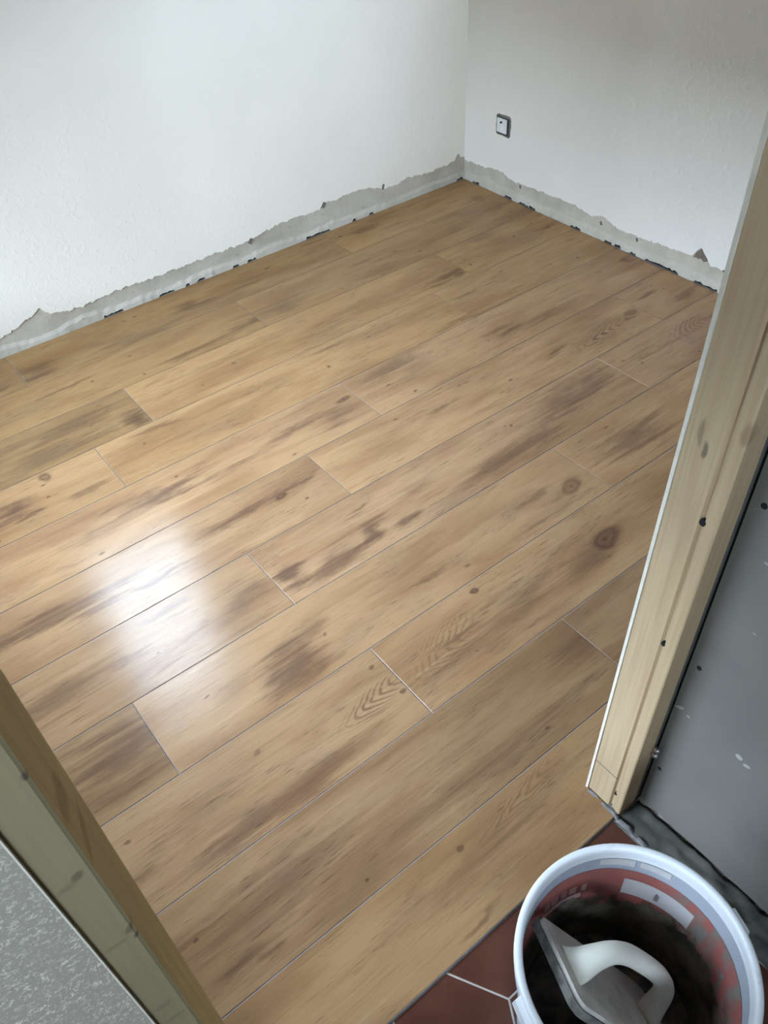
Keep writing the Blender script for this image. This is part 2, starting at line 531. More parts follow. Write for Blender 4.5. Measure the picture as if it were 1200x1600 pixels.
floor_o = struct(MB().box(XE, XR + 0.05, YD0, YL + 0.05, -0.06, -0.0013), 'floor', M['screed'], 'grey grout bed under the wood-look floor tiles')
mesh_cache = {}
for r, (ya, yb) in enumerate(ROWS):
    j = JOINT[r]
    while j > XE:
        j -= 1.2
    col_i = 0
    ymax = min(yb, YL - 0.0055)
    while j < XR - 0.006:
        xa, xb = max(j, XE), min(j + 1.2, XR - 0.006)
        if r < 1 and xb > XR: xb = XR
        if xb - xa > 0.02:
            key = (round(xb - xa, 3), round(ymax - ya, 3))
            if key not in mesh_cache:
                w, d = xb - xa, ymax - ya
                g = GAP
                pts = [(g, g), (w - g, g), (w - g, d - g), (g, d - g)]
                mesh_cache[key] = MB().chamfer_prism(pts, -0.009, 0.0, 0.0006, 0.0007).mesh('plank')
                mesh_cache[key].materials.append(None)
            o = bpy.data.objects.new('plank', mesh_cache[key])
            C.objects.link(o)
            o.parent = floor_o
            o.location = (xa, ya, 0)
            loc_marks = [(k, x - xa, y - ya, hl, hw, a, s) for (k, x, y, hl, hw, a, s) in MARKS if xa < x < xb and ya < y < ymax]
            seed = r * 7.3 + col_i * 3.1
            rs = random.Random(int(seed * 10) + 5)
            for q in range(5):      # pin knots and short dark flecks
                fx, fy = rs.uniform(0.05, 1.0) * (xb - xa), rs.uniform(0.02, 0.17)
                if q < 3:
                    loc_marks.append(('knot', fx, fy, rs.uniform(0.005, 0.012), rs.uniform(0.004, 0.007), 0, rs.uniform(0.5, 0.85)))
                else:
                    loc_marks.append(('smear', fx, fy, rs.uniform(0.05, 0.11), rs.uniform(0.006, 0.014), rs.uniform(-4, 6), rs.uniform(0.35, 0.6)))
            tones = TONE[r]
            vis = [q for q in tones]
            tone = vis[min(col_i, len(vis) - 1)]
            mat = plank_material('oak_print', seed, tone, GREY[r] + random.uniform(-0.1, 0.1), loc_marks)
            o.material_slots[0].link = 'OBJECT'
            o.material_slots[0].material = mat
        if xb > -0.1:
            col_i += 1
        j += 1.2

# ------------------------------------------------------------------ room shell
T = 0.25
GW = 0.004     # painted coat stands proud of the bare plaster


def hole_boxes(mb, axis, plane0, plane1, a0, a1, z0, z1, hole):
    """wall slab between plane0/plane1, spanning a0..a1, z0..z1 with a window hole (a,b,c,d)"""
    def bx(p0, p1, q0, q1):
        if p1 - p0 < 1e-5 or q1 - q0 < 1e-5: return
        if axis == 'y': mb.box(p0, p1, plane0, plane1, q0, q1)
        else: mb.box(plane0, plane1, p0, p1, q0, q1)
    ha, hb, hc, hd = hole
    bx(a0, ha, z0, z1)
    bx(hb, a1, z0, z1)
    bx(ha, hb, z0, hc)
    bx(ha, hb, hd, z1)
    return mb


wall_left = struct(hole_boxes(MB(), 'y', YL + GW, YL + T, XE - T, XR + T, -0.06, CEIL, WIN1), 'wall_left', M['bare'], 'bare plaster strip at the foot of the left wall')
wall_right = struct(MB().box(XR + GW, XR + T, YD1, YL + GW - 0.0002, -0.06, CEIL), 'wall_right', M['bare'], 'bare plaster strip at the foot of the right wall')
wall_end = struct(hole_boxes(MB(), 'x', XE - T, XE, YD0, YL, -0.06, CEIL, ADDED_WIN2), 'wall_end', M['raw_board'])
ceiling = struct(MB().box(HALL_X0 - T, XR + T, HALL_Y0 - T, YL + T, CEIL, CEIL + 0.2), 'ceiling', M['ceiling'])


def interp(pts, x):
    if x <= pts[0][0]: return pts[0][1]
    for (x0, y0), (x1, y1) in zip(pts, pts[1:]):
        if x <= x1:
            return y0 + (y1 - y0) * (x - x0) / max(1e-9, x1 - x0)
    return pts[-1][1]


def jag(x, seed, amp=1.0):
    return amp * (0.007 * noise.noise((x * 38, seed, 0)) + 0.0055 * noise.noise((x * 110, seed, 3)) + 0.003 * noise.noise((x * 300, seed, 8)))


EDGE_L = [(-1.2, 0.065), (0.30, 0.055), (0.379, 0.058), (0.433, 0.066), (0.47, 0.085), (0.50, 0.092), (0.52, 0.112), (0.535, 0.095), (0.55, 0.079), (0.607, 0.062), (0.673, 0.064),
          (0.787, 0.072), (0.926, 0.070), (1.121, 0.070), (1.288, 0.072), (1.33, 0.085), (1.439, 0.092), (1.578, 0.088), (1.594, 0.108), (1.64, 0.102),
          (1.754, 0.108), (1.80, 0.10), (1.872, 0.078), (1.93, 0.074), (1.967, 0.084), (2.10, 0.074), (2.195, 0.076), (2.23, 0.084), (2.244, 0.102), (2.258, 0.098), (2.269, 0.086), (2.3, 0.082)]
EDGE_R = [(0.0, 0.07), (1.247, 0.072), (1.305, 0.074), (1.318, 0.082), (1.334, 0.098), (1.352, 0.114), (1.366, 0.102), (1.378, 0.076), (1.482, 0.071), (1.60, 0.064), (1.669, 0.062), (1.70, 0.064),
          (1.745, 0.079), (1.765, 0.081), (1.80, 0.066), (1.835, 0.072), (1.90, 0.080), (2.002, 0.076), (2.10, 0.074), (2.19, 0.068), (2.22, 0.074), (2.26, 0.086), (2.309, 0.088), (2.34, 0.076), (2.40, 0.074), (2.473, 0.072)]


def coat(along, edge, s0, s1, front, back, seed, hole=None):
    """painted coat with a torn lower edge; along = 'x' (left wall) or 'y' (right wall)"""
    mb = MB()
    ztop = 0.16
    n = int((s1 - s0) / 0.004)
    P = (lambda s, d, z: (s, d, z)) if along == 'x' else (lambda s, d, z: (d, s, z))
    vs, fs = [], []
    for i in range(n + 1):
        s = s0 + (s1 - s0) * i / n
        z = interp(edge, s) + jag(s, seed)
        vs += [P(s, back, z - 0.001), P(s, front, z + 0.0012), P(s, front, ztop)]
    for i in range(n):
        a, b = i * 3, i * 3 + 3
        fs += [(a, b, b + 1, a + 1), (a + 1, b + 1, b + 2, a + 2)]
    mb.add(vs, fs)

    def rect(a0, a1, z0, z1):
        mb.add([P(a0, front, z0), P(a1, front, z0), P(a1, front, z1), P(a0, front, z1)], [(0, 1, 2, 3)])
    if hole:
        ha, hb, hc, hd = hole
        rect(s0, ha, ztop, CEIL)
        rect(hb, s1, ztop, CEIL)
        rect(ha, hb, ztop, hc)
        rect(ha, hb, hd, CEIL)
        for (p, q) in (((ha, hc), (hb, hc)), ((hb, hc), (hb, hd)), ((hb, hd), (ha, hd)), ((ha, hd), (ha, hc))):
            mb.add([P(p[0], front, p[1]), P(q[0], front, q[1]), P(q[0], back, q[1]), P(p[0], back, p[1])], [(0, 1, 2, 3)])
    else:
        rect(s0, s1, ztop, CEIL)
    return mb


def ridge(along, s0, s1, front, back, gaps, seed):
    """foot of the bare plaster, broken away over the floor joint where the dark gaps show"""
    mb = MB()
    P = (lambda s, d, z: (s, d, z)) if along == 'x' else (lambda s, d, z: (d, s, z))
    n = int((s1 - s0) / 0.004)
    vs, fs = [], []
    for i in range(n + 1):
        s = s0 + (s1 - s0) * i / n
        z = -0.003 + max(0.0, 0.006 * noise.noise((s * 60, seed, 1)))
        for (a, b) in gaps:
            if min(a, b) <= s <= max(a, b):
                z = 0.007 + 0.005 * noise.noise((s * 90, seed, 2))
        zt = 0.028 + 0.016 * noise.noise((s * 7, seed, 5)) + 0.006 * noise.noise((s * 40, seed, 6))
        f2 = front + (back - front) * (0.2 * noise.noise((s * 50, seed, 7)))
        vs += [P(s, back, z), P(s, f2, z), P(s, f2 + (back - front) * 0.25, zt - 0.012), P(s, back, zt)]
    for i in range(n):
        a, b = i * 4, i * 4 + 4
        fs += [(a, b, b + 1, a + 1), (a + 1, b + 1, b + 2, a + 2), (a + 2, b + 2, b + 3, a + 3)]
    return mb.add(vs, fs)


o = coat('x', EDGE_L, XE, XR, YL, YL + GW, 1.7, WIN1).build('paint_coat', M['paint'], wall_left)
tag(o, 'white painted render with a torn lower edge')
o = coat('y', EDGE_R, YD1, YL, XR, XR + GW, 6.1).build('paint_coat', M['render'], wall_right)
tag(o, 'white grainy render with a torn lower edge')
GAPS_L = [(0.706, 0.771), (0.903, 0.961), (1.005, 1.02), (1.05, 1.081), (1.194, 1.216), (1.252, 1.29), (1.504, 1.609), (1.716, 1.734), (1.792, 1.816), (2.241, 2.279)]
GAPS_R = [(2.413, 2.376), (2.231, 2.195), (2.153, 2.106), (2.099, 2.065), (1.887, 1.841), (1.727, 1.698), (1.686, 1.658), (1.611, 1.589), (1.546, 1.464), (1.464, 1.412), (1.348, 1.258)]
o = ridge('x', XE, XR + GW, YL - 0.0045, YL + GW - 0.0002, GAPS_L, 2.2).build('plaster_foot', M['bare'], wall_left)
o = ridge('y', YD1, YL + GW, XR - 0.0045, XR + GW - 0.0002, GAPS_R, 9.4).build('plaster_foot', M['bare'], wall_right)
MB().box(XE, XR, YL + 0.002, YL + GW - 0.0004, -0.012, 0.013).build('joint_shadow_strip', M['dark_gap'], wall_left)  # dark strip, paints the shade where the plaster foot is broken
MB().box(XR + 0.002, XR + GW - 0.0004, YD1, YL, -0.012, 0.013).build('joint_shadow_strip', M['dark_gap'], wall_right)


def chip(along, pts, d0, d1, name, mat, parent):
    n = len(pts)
    P = (lambda s, d, z: (s, d, z)) if along == 'x' else (lambda s, d, z: (d, s, z))
    vs = [P(s, d0, z) for s, z in pts] + [P(s, d1, z) for s, z in pts]
    fs = [tuple(range(n)), tuple(range(n, 2 * n))] + [(i, (i + 1) % n, n + (i + 1) % n, n + i) for i in range(n)]
    return MB().add(vs, fs).build(name, mat, parent)


M['brown_plaster'] = plain('brown_plaster', srgb(122, 108, 94), 0.9, 0.15, 40, 0.4)
M['dirt'] = plain('dark_chip', srgb(110, 106, 98), 0.9, 0.3, 90, 0.5)
tag(chip('y', [(1.374, 0.073), (1.366, 0.096), (1.352, 0.1125), (1.338, 0.102), (1.322, 0.080), (1.334, 0.074), (1.345, 0.081), (1.356, 0.076), (1.364, 0.080)], XR + 0.001, XR + GW, 'plaster_chip', M['brown_plaster'], wall_right), 'brown triangular patch where the plaster broke away')
chip('y', [(1.262, 0.074), (1.252, 0.080), (1.240, 0.078), (1.240, 0.068), (1.255, 0.068)], XR - 0.0005, XR + GW, 'plaster_chip', M['dirt'], wall_right)
for s, z, w in ((1.597, 0.100, 0.010), (1.28, 0.069, 0.010), (1.87, 0.086, 0.007)):
    chip('x', [(s - w, z - 0.006), (s, z - 0.012), (s + w * .6, z - 0.004), (s + w, z + 0.006), (s, z + 0.012), (s - w * .8, z + 0.004)], YL - 0.0006, YL + GW, 'plaster_chip', M['dirt'], wall_left)
for s, z, w in ((1.76, 0.055, 0.006), (1.60, 0.052, 0.005), (2.16, 0.060, 0.006)):
    chip('y', [(s - w, z - 0.005), (s, z - 0.008), (s + w, z + 0.003), (s, z + 0.007)], XR + 0.0015, XR + GW, 'plaster_chip', M['dirt'], wall_right)

# ------------------------------------------------------------------ windows (out of the frame; all but the first are added for light)
def window(name, axis, hole, depth0, outward):
    ha, hb, hc, hd = hole
    P0, P1 = (depth0, depth0 + 0.05 * outward) if outward > 0 else (depth0 - 0.05, depth0)
    mb = MB()
    fw = 0.03

    def bx(mb, a0, a1, z0, z1, p0=P0, p1=P1):
        if axis == 'y': mb.box(a0, a1, p0, p1, z0, z1)
        else: mb.box(p0, p1, a0, a1, z0, z1)
    bx(mb, ha, ha + fw, hc, hd); bx(mb, hb - fw, hb, hc, hd)
    bx(mb, ha + fw, hb - fw, hc, hc + fw); bx(mb, ha + fw, hb - fw, hd - fw, hd)
    f = struct(mb, name, M['win_frame'])
    mid = (P0 + P1) / 2
    mb = MB()
    bx(mb, ha + fw, hb - fw, hc + fw, hd - fw, mid - 0.002, mid + 0.002)
    mb.build('pane', M['glass'], f)
    return f


window('window_1', 'y', WIN1, YL + 0.16, 1)
window('added_window_2', 'x', ADDED_WIN2, XE - 0.16, -1)
window('added_window_4', 'y', ADDED_WIN4, YW4 + 0.04, 1)
window('added_window_3', 'y', ADDED_WIN3, HALL_Y0 - 0.16, -1)
struct(MB().box(-14, 14, -14, 14, -3.2, -3.0), 'ground', M['ground'])
struct(MB().box(-8.4, 9.0, 8.0, 8.4, -3.0, 5.4), 'sky_block_north', M['outside'])  # unseen walls added on three sides to block low sky light
struct(MB().box(-8.4, -8.0, -8.0, 7.99, -3.0, 2.8), 'sky_block_west', M['outside'])
struct(MB().box(-7.9, 8.0, -8.4, -8.0, -3.0, 1.2), 'sky_block_south', M['outside'])

# ------------------------------------------------------------------ door wall, posts
DX0, DX1 = -0.0155, 0.687
LINTEL = 2.06
M['hall_paper'] = None


def hall_paper():
    t = NT('grey_roughcast_paper')
    c = t.coord()
    n = t.noise(c, 150, 3, 0.65)
    v = t.n('ShaderNodeTexVoronoi')
    t.put(v.inputs['Vector'], c)
    v.inputs['Scale'].default_value = 190
    big = t.noise(c, 38, 3, 0.6)
    f2 = t.noise(c, 420, 2, 0.6)
    crumb = t.math('MULTIPLY', t.rng(t.math('ADD', t.math('MULTIPLY', n, 0.6), t.math('MULTIPLY', f2, 0.4)), 0.48, 0.62), t.rng(big, 0.35, 0.65, 0.35, 1.0))
    col = t.mix(crumb, srgb(156, 148, 134), srgb(216, 207, 190))
    return t.done(col, t.rng(crumb, 0, 1, 0.75, 0.4), t.bump(crumb, 0.5, 0.0015), spec=0.5)


M['hall_paper'] = hall_paper()
M['board'] = None


def plasterboard():
    t = NT('grey_plasterboard')
    c = t.coord()
    n = t.noise(c, 4, 3)
    f = t.noise(c, 160, 2)
    sc = t.noise(t.mapping(c, scale=(1, 22, 40)), 1.0, 3, 0.6)
    col = t.mix(t.rng(n, 0.3, 0.7), srgb(106, 102, 96), srgb(116, 112, 105))
    col = t.mix(t.rng(sc, 0.70, 0.76, 0, 0.4), col, srgb(185, 185, 180))
    return t.done(col, 0.65, t.bump(f, 0.12, 0.001), spec=0.3)


M['board'] = plasterboard()
mb = MB().box(XE - T, -0.077, YD0, YD1, -0.06, CEIL).box(0.7295, 0.995, YD0, YD1, -0.06, CEIL).box(-0.077, 0.7295, YD0, YD1, LINTEL, CEIL)
hole_boxes(mb, 'y', YW4, YD1, 0.995, XR + T, -0.06, CEIL, ADDED_WIN4)
wall_door = struct(mb, 'wall_door', M['raw_board'])
# board edges seen as a pale line beside each post
tag(MB().box(DX1 - 0.0022, 0.7295, YD1, YD1 + 0.0045, 0.0, LINTEL).build('board_edge', M['white_edge'], wall_door), 'thin white board edge behind the right door post')

# hall shell
wall_hall_left = struct(MB().box(HALL_X0 - T, -0.0592, 0.3005, YD0, -0.06, CEIL), 'wall_hall_left', M['hall_paper'], 'grey roughcast wall beside the left door post')
tag(MB().box(-0.0594, -0.0582, 0.3003, YD0 + 0.0003, -0.02, CEIL - 0.01).build('board_edge', M['white_edge'], wall_hall_left), 'pale cut edge of the grey wall board')
wall_hall_right = struct(MB().box(HALL_XR, HALL_XR + 0.0125, HALL_Y0, 0.300, 0.008, CEIL), 'wall_hall_right', M['board'], 'grey plasterboard hall wall with black screw holes')
struct(MB().box(HALL_XR + 0.013, HALL_XR + T, HALL_Y0, YD0 - 0.001, -0.06, CEIL), 'wall_hall_backing', M['dark_gap'])  # coloured dark to paint the shade of the recess beside the post
struct(hole_boxes(MB(), 'y', HALL_Y0 - T, HALL_Y0, HALL_X0 - T, HALL_XR + T, -0.06, CEIL, ADDED_WIN3), 'wall_hall_back', M['paint'])
struct(MB().box(HALL_X0 - T, HALL_X0, HALL_Y0, 0.2925, -0.06, CEIL), 'wall_hall_end', M['paint'])


def dots(parent, pts, r, x):
    for (y, z, k) in pts:
        mb = MB()
        n = 10
        vs = [(x - 0.0006, y + r * k * math.cos(a), z + r * k * 1.1 * math.sin(a)) for a in [2 * math.pi * i / n for i in range(n)]]
        vs += [(x + 0.001, p[1], p[2]) for p in vs]
        mb.add(vs, [tuple(range(n)), tuple(range(n, 2 * n))] + [(i, (i + 1) % n, n + (i + 1) % n, n + i) for i in range(n)])
        mb.build('screw_hole', M['black'], parent)


dots(wall_hall_right, [(0.283, 0.740, 1.0), (0.285, 0.418, 0.95), (0.286, 0.129, 0.9)], 0.0042, HALL_XR)
M['fleck'] = plain('pale_plaster_fleck', srgb(160, 156, 148), 0.8, 0.1, 80)
for (y, z, l, w, a) in ((0.291, 0.309, 0.009, 0.003, -35), (0.274, 0.304, 0.003, 0.002, 0), (0.186, 0.306, 0.006, 0.005, 20), (0.172, 0.300, 0.006, 0.0035, -20)):
    ca, sa = math.cos(math.radians(a)), math.sin(math.radians(a))
    pts = []
    for i in range(8):
        q = 2 * math.pi * i / 8
        u, v = l * math.cos(q) * (1 + 0.2 * math.sin(3 * i)), w * math.sin(q)
        pts.append((y + u * ca - v * sa, z + u * sa + v * ca))
    chip('y', pts, HALL_XR - 0.0005, HALL_XR + 0.001, 'plaster_fleck', M['fleck'], wall_hall_right)

# right door post
PINE_L, PINE_M, PINE_D = srgb(184, 160, 128), srgb(176, 150, 117), srgb(146, 120, 90)
M['pine_r'] = pine('pale_pine', PINE_L, PINE_M, PINE_D, knots=[
    ((0.687, 0.352, 0.835), (0.02, 0.006, 0.022), 0.5, srgb(95, 84, 72)), ((0.687, 0.342, 0.815), (0.02, 0.005, 0.018), 0.7, srgb(78, 70, 62)),
    ((0.69, 0.305, 0.86), (0.02, 0.01, 0.02), 0.5, srgb(120, 92, 66))], seed=1.0, stain=0.3)
post = thing('door_post', 'pale pine door post with a groove, right of the doorway by the grey plasterboard', 'door post', (0.687, 0.340, 0))
post_mb = MB()
gx = 0.687
pr = [(gx, 0.3045), (gx + 0.0015, 0.3025), (0.729, 0.3025), (0.729, YD1 - 0.0005), (gx, YD1 - 0.0005), (gx, 0.3265), (gx + 0.0042, 0.3235), (gx + 0.0042, 0.3205), (gx, 0.3190)]
lo = (0.687, 0.340, 0)


def rel(pts, o=lo): return [(x - o[0], y - o[1]) for x, y in pts]


b = post_mb.prism(rel(pr), 0.003, LINTEL).build('post', M['pine_r'], post)
# remap knot coordinates: object space origin at post foot
for nd in b.data.materials[0].node_tree.nodes:
    if nd.type == 'MAPPING' and nd.vector_type == 'TEXTURE':
        L = nd.inputs['Location'].default_value
        nd.inputs['Location'].default_value = (L[0] - lo[0], L[1] - lo[1], L[2])
M['stain'] = plain('dark_saw_mark', srgb(120, 104, 84), 0.8)
# saw cut across the post and screw holes
MB().box(-0.0004, 0.002, -0.015, 0.0315, 0.0985, 0.1005).build('saw_cut', M['stain'], post)
mb = MB()
for (y, z, k) in ((0.3215, 0.718, 1.15), (0.3215, 0.483, 0.85), (0.3195, 0.055, 0.75)):
    n = 10
    rr = 0.0038 * k
    vs = [(-0.0006, y - lo[1] + rr * math.cos(2 * math.pi * i / n), z + rr * 1.2 * math.sin(2 * math.pi * i / n)) for i in range(n)]
    vs += [(0.006, p[1], p[2]) for p in vs]
    MB().add(vs, [tuple(range(n)), tuple(range(n, 2 * n))] + [(i, (i + 1) % n, n + (i + 1) % n, n + i) for i in range(n)]).build('screw_hole', M['black'], post)
# chrome bolt head in the gap
M['chrome'] = plain('chrome', srgb(200, 200, 200), 0.18, 0.03, 30, 0.0, metal=1.0)
bolt_mb = MB()
for (dz, rr) in ((0.0, 0.0062), (0.0155, 0.0052)):
    prof = [(0.0005, 0.012), (rr * 0.6, 0.0115), (rr * 0.95, 0.009), (rr, 0.005), (rr * 0.8, 0.0), (0.0005, 0.0)]
    sub = MB().lathe(prof, 16)
    bolt_mb.add([(0.041 + p[0] * 0.9, -0.0375 - p[2], 0.172 + dz + p[1]) for p in sub.v], sub.f)
bo = bolt_mb.build('bolt', M['chrome'], post, smooth=True)
tag(bo, 'shiny chrome bolt heads low on the post')

# left door post
M['pine_l'] = pine('greyish_pine', srgb(204, 180, 126), srgb(188, 162, 106), srgb(132, 110, 66), seed=5.0, stain=0.5, front=(-0.0318, srgb(120, 112, 92)), knots=[
    ((-0.036, 0.30, 0.885), (0.007, 0.03, 0.006), 0.6, srgb(70, 62, 50)), ((-0.045, 0.30, 0.880), (0.012, 0.03, 0.005), 0.35, srgb(96, 88, 72)),
    ((-0.034, 0.30, 0.780), (0.006, 0.03, 0.006), 0.6, srgb(70, 62, 50)), ((-0.046, 0.30, 0.772), (0.013, 0.03, 0.005), 0.4, srgb(96, 88, 72)),
    ((-0.031, 0.30, 0.765), (0.004, 0.02, 0.006), 0.8, srgb(40, 34, 28)), ((-0.045, 0.30, 0.62), (0.013, 0.03, 0.008), 0.35, srgb(96, 88, 72)),
    ((-0.045, 0.30, 0.58), (0.013, 0.03, 0.008), 0.35, srgb(96, 88, 72)), ((-0.030, 0.30, 1.005), (0.004, 0.02, 0.006), 0.7, srgb(50, 44, 36)),
    ((-0.022, 0.335, 0.93), (0.03, 0.03, 0.02), 0.45, srgb(112, 88, 46)), ((-0.022, 0.335, 0.88), (0.03, 0.03, 0.012), 0.45, srgb(112, 88, 46))])
lo2 = (-0.045, 0.338, 0)
post2 = thing('door_post', 'knotty greenish pine door post beside the grey roughcast wall at lower left', 'door post', lo2)
p2 = [(-0.0155, YD1 - 0.0005), (-0.0752, YD1 - 0.0005), (-0.0752, YD0 + 0.0005), (-0.0315, YD0 + 0.0005), (-0.0290, YD0 + 0.0025)]
b2 = MB().prism(rel(p2, lo2), 0.003, LINTEL).build('post', M['pine_l'], post2)
for nd in b2.data.materials[0].node_tree.nodes:
    if nd.type == 'MAPPING' and nd.vector_type == 'TEXTURE':
        L = nd.inputs['Location'].default_value
        nd.inputs['Location'].default_value = (L[0] - lo2[0], L[1] - lo2[1], L[2])

# mortar at the foot of the right post and along the plasterboard
def lumpy(pts, z0, zf, nx, name, mat, parent=None, seed=0.0, loc=(0, 0, 0)):
    """lumpy bed over the quad pts (4 corners), height zf(u,v)"""
    mb = MB()
    a, b, c, d = [Vector((p[0], p[1])) for p in pts]
    n1, n2 = nx
    vs, fs = [], []
    for i in range(n1 + 1):
        for j in range(n2 + 1):
            u, v = i / n1, j / n2
            p = (a * (1 - u) + b * u) * (1 - v) + (d * (1 - u) + c * u) * v
            rim = min(1.0, 8 * min(u, 1 - u) + 0.0, 1.0) if n2 else 1.0
            rim2 = min(1.0, 5 * v)
            z = zf * (0.75 + 0.9 * noise.noise((p.x * 55, p.y * 55, seed)) + 0.4 * noise.noise((p.x * 150, p.y * 150, seed)))
            k = 0.35 + 0.65 * min(rim, rim2)
            vs.append((p.x - loc[0] + 0.003 * noise.noise((p.y * 60, seed, 4)), p.y - loc[1], z0 + max(0.0008, z * k)))
    W = n2 + 1
    for i in range(n1):
        for j in range(n2):
            fs.append((i * W + j, (i + 1) * W + j, (i + 1) * W + j + 1, i * W + j + 1))
    # skirt
    top = len(vs)
    ring = [i * W for i in range(n1 + 1)] + [n1 * W + j for j in range(1, W)] + [i * W + n2 for i in range(n1 - 1, -1, -1)] + [j for j in range(n2 - 1, 0, -1)]
    for q in ring: vs.append((vs[q][0], vs[q][1], z0 - 0.02))
    m_ = len(ring)
    for k in range(m_):
        fs.append((ring[k], ring[(k + 1) % m_], top + (k + 1) % m_, top + k))
    mb.add(vs, fs)
    o = mb.build(name, mat, parent, smooth=True)
    return o


o = lumpy([(0.676, 0.300), (0.676, -1.2), (0.7395, -1.2), (0.7395, 0.300)], -0.008, 0.012, (150, 10), 'trim_1', M['mortar'], seed=1.0)
tag(o, 'rough grey mortar strip along the foot of the plasterboard', None, None, 'structure')
g = lumpy([(0.680, 0.372), (0.680, 0.299), (0.6865, 0.299), (0.6865, 0.372)], -0.002, 0.004, (26, 4), 'grout_smear', M['grout_light'], o, seed=3.0)
g2 = lumpy([(0.678, 0.300), (0.678, 0.235), (0.686, 0.235), (0.686, 0.300)], -0.005, 0.006, (26, 4), 'grout_smear', M['grout_light'], o, seed=7.0)
g3 = lumpy([(0.6845, 0.328), (0.6845, 0.304), (0.692, 0.304), (0.692, 0.328)], -0.002, 0.009, (14, 5), 'mortar_lump', M['mortar'], o, seed=5.0)

# ------------------------------------------------------------------ hall floor: hexagonal terracotta tiles
def terracotta():
    t = NT('red_brown_terracotta')
    c = t.coord()
    inf = t.n('ShaderNodeObjectInfo')
    n = t.noise(c, 12, 4)
    col = t.mix(t.rng(n, 0.3, 0.7), srgb(76, 42, 32), srgb(90, 51, 38))
    col = t.mix(t.math('MULTIPLY', inf.outputs['Random'], 0.35), col, srgb(62, 37, 30))
    return t.done(col, t.rng(n, 0.3, 0.7, 0.28, 0.42), t.bump(n, 0.1, 0.002), spec=0.5)


M['terracotta'] = terracotta()
M['tile_grout'] = plain('pale_tile_grout', srgb(176, 164, 152), 0.85, 0.1, 60)
floor_hall = struct(MB().box(HALL_X0, HALL_XR + 0.01, HALL_Y0, YD0 - 0.0008, -0.06, -0.0072), 'floor_hall', M['tile_grout'], 'pale grout bed of the red-brown hexagonal hall tiles')
S = 0.103
V0 = (0.338, 0.217)
clip_x, clip_y = 0.6755, YD0 - 0.002


def clip(poly, f):
    out = []
    for i in range(len(poly)):
        a, b = poly[i], poly[(i + 1) % len(poly)]
        fa, fb = f(a), f(b)
        if fa >= 0: out.append(a)
        if (fa >= 0) != (fb >= 0):
            t_ = fa / (fa - fb)
            out.append((a[0] + (b[0] - a[0]) * t_, a[1] + (b[1] - a[1]) * t_))
    return out


hexmesh = {}
for i in range(-5, 5):
    for j in range(-8, 6):
        cx = V0[0] + S * 0.5 + 1.5 * S * i
        cy = V0[1] + S * 0.8660254 * (1 + 2 * j + (i % 2))
        if cx < -0.35 or cy < -0.75: continue
        rr = S - 0.0018
        poly = [(cx + rr * math.cos(math.radians(60 * q)), cy + rr * math.sin(math.radians(60 * q))) for q in range(6)]
        cl = clip(clip(poly, lambda p: clip_x - p[0]), lambda p: clip_y - p[1])
        if len(cl) < 3: continue
        area = abs(sum(cl[k][0] * cl[(k + 1) % len(cl)][1] - cl[(k + 1) % len(cl)][0] * cl[k][1] for k in range(len(cl)))) / 2
        if area < 1e-4: continue
        loc = [(x - cx, y - cy) for x, y in cl]
        key = 'full' if len(cl) == 6 and area > 0.0265 else (i, j)
        if key not in hexmesh:
            hexmesh[key] = MB().chamfer_prism(loc, -0.014, -0.006, 0.0008, 0.001).mesh('hexagonal_tile')
            hexmesh[key].materials.append(M['terracotta'])
        o = bpy.data.objects.new('hexagonal_tile', hexmesh[key])
        C.objects.link(o)
        o.parent = floor_hall
        o.location = (cx, cy, 0)

# ------------------------------------------------------------------ power socket on the right wall
M['sock_white'] = plain('socket_white_plastic', srgb(232, 232, 228), 0.35, 0.02)
M['sock_grey'] = plain('socket_bare_box', srgb(112, 112, 106), 0.8, 0.35, 120, 0.4)
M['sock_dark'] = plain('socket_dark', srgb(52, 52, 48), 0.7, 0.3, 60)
sy, sz = 2.263, 0.2575
sock = thing('wall_socket', 'small white power socket without its cover frame on the right wall', 'socket', (XR, sy, sz))
hw, hh = 0.037, 0.037
# ragged cut-out plate
pl = []
for i in range(28):
    a = 2 * math.pi * i / 28
    k = 1 / max(abs(math.cos(a)), abs(math.sin(a)))
    pl.append((hw * k * math.cos(a) * (1 + 0.03 * math.sin(5 * i)), hh * k * math.sin(a) * (1 + 0.03 * math.cos(7 * i))))
n = len(pl)
MB().add([(-0.0022, y, z) for y, z in pl] + [(0.003, y, z) for y, z in pl], [tuple(range(n)), tuple(range(n, 2 * n))] + [(i, (i + 1) % n, n + (i + 1) % n, n + i) for i in range(n)]).build('mounting_plate', M['sock_grey'], sock)
MB().box(-0.0028, 0, -0.030, 0.034, -0.032, 0.029).build('shadow_frame', M['sock_dark'], sock)  # dark frame, paints the shade around the insert
mb = MB().box(-0.006, -0.001, -0.020, 0.0305, -0.0265, 0.0245)
ins = mb.build('insert', M['sock_white'], sock)
bev = ins.modifiers.new('bevel', 'BEVEL'); bev.width = 0.0015; bev.segments = 2
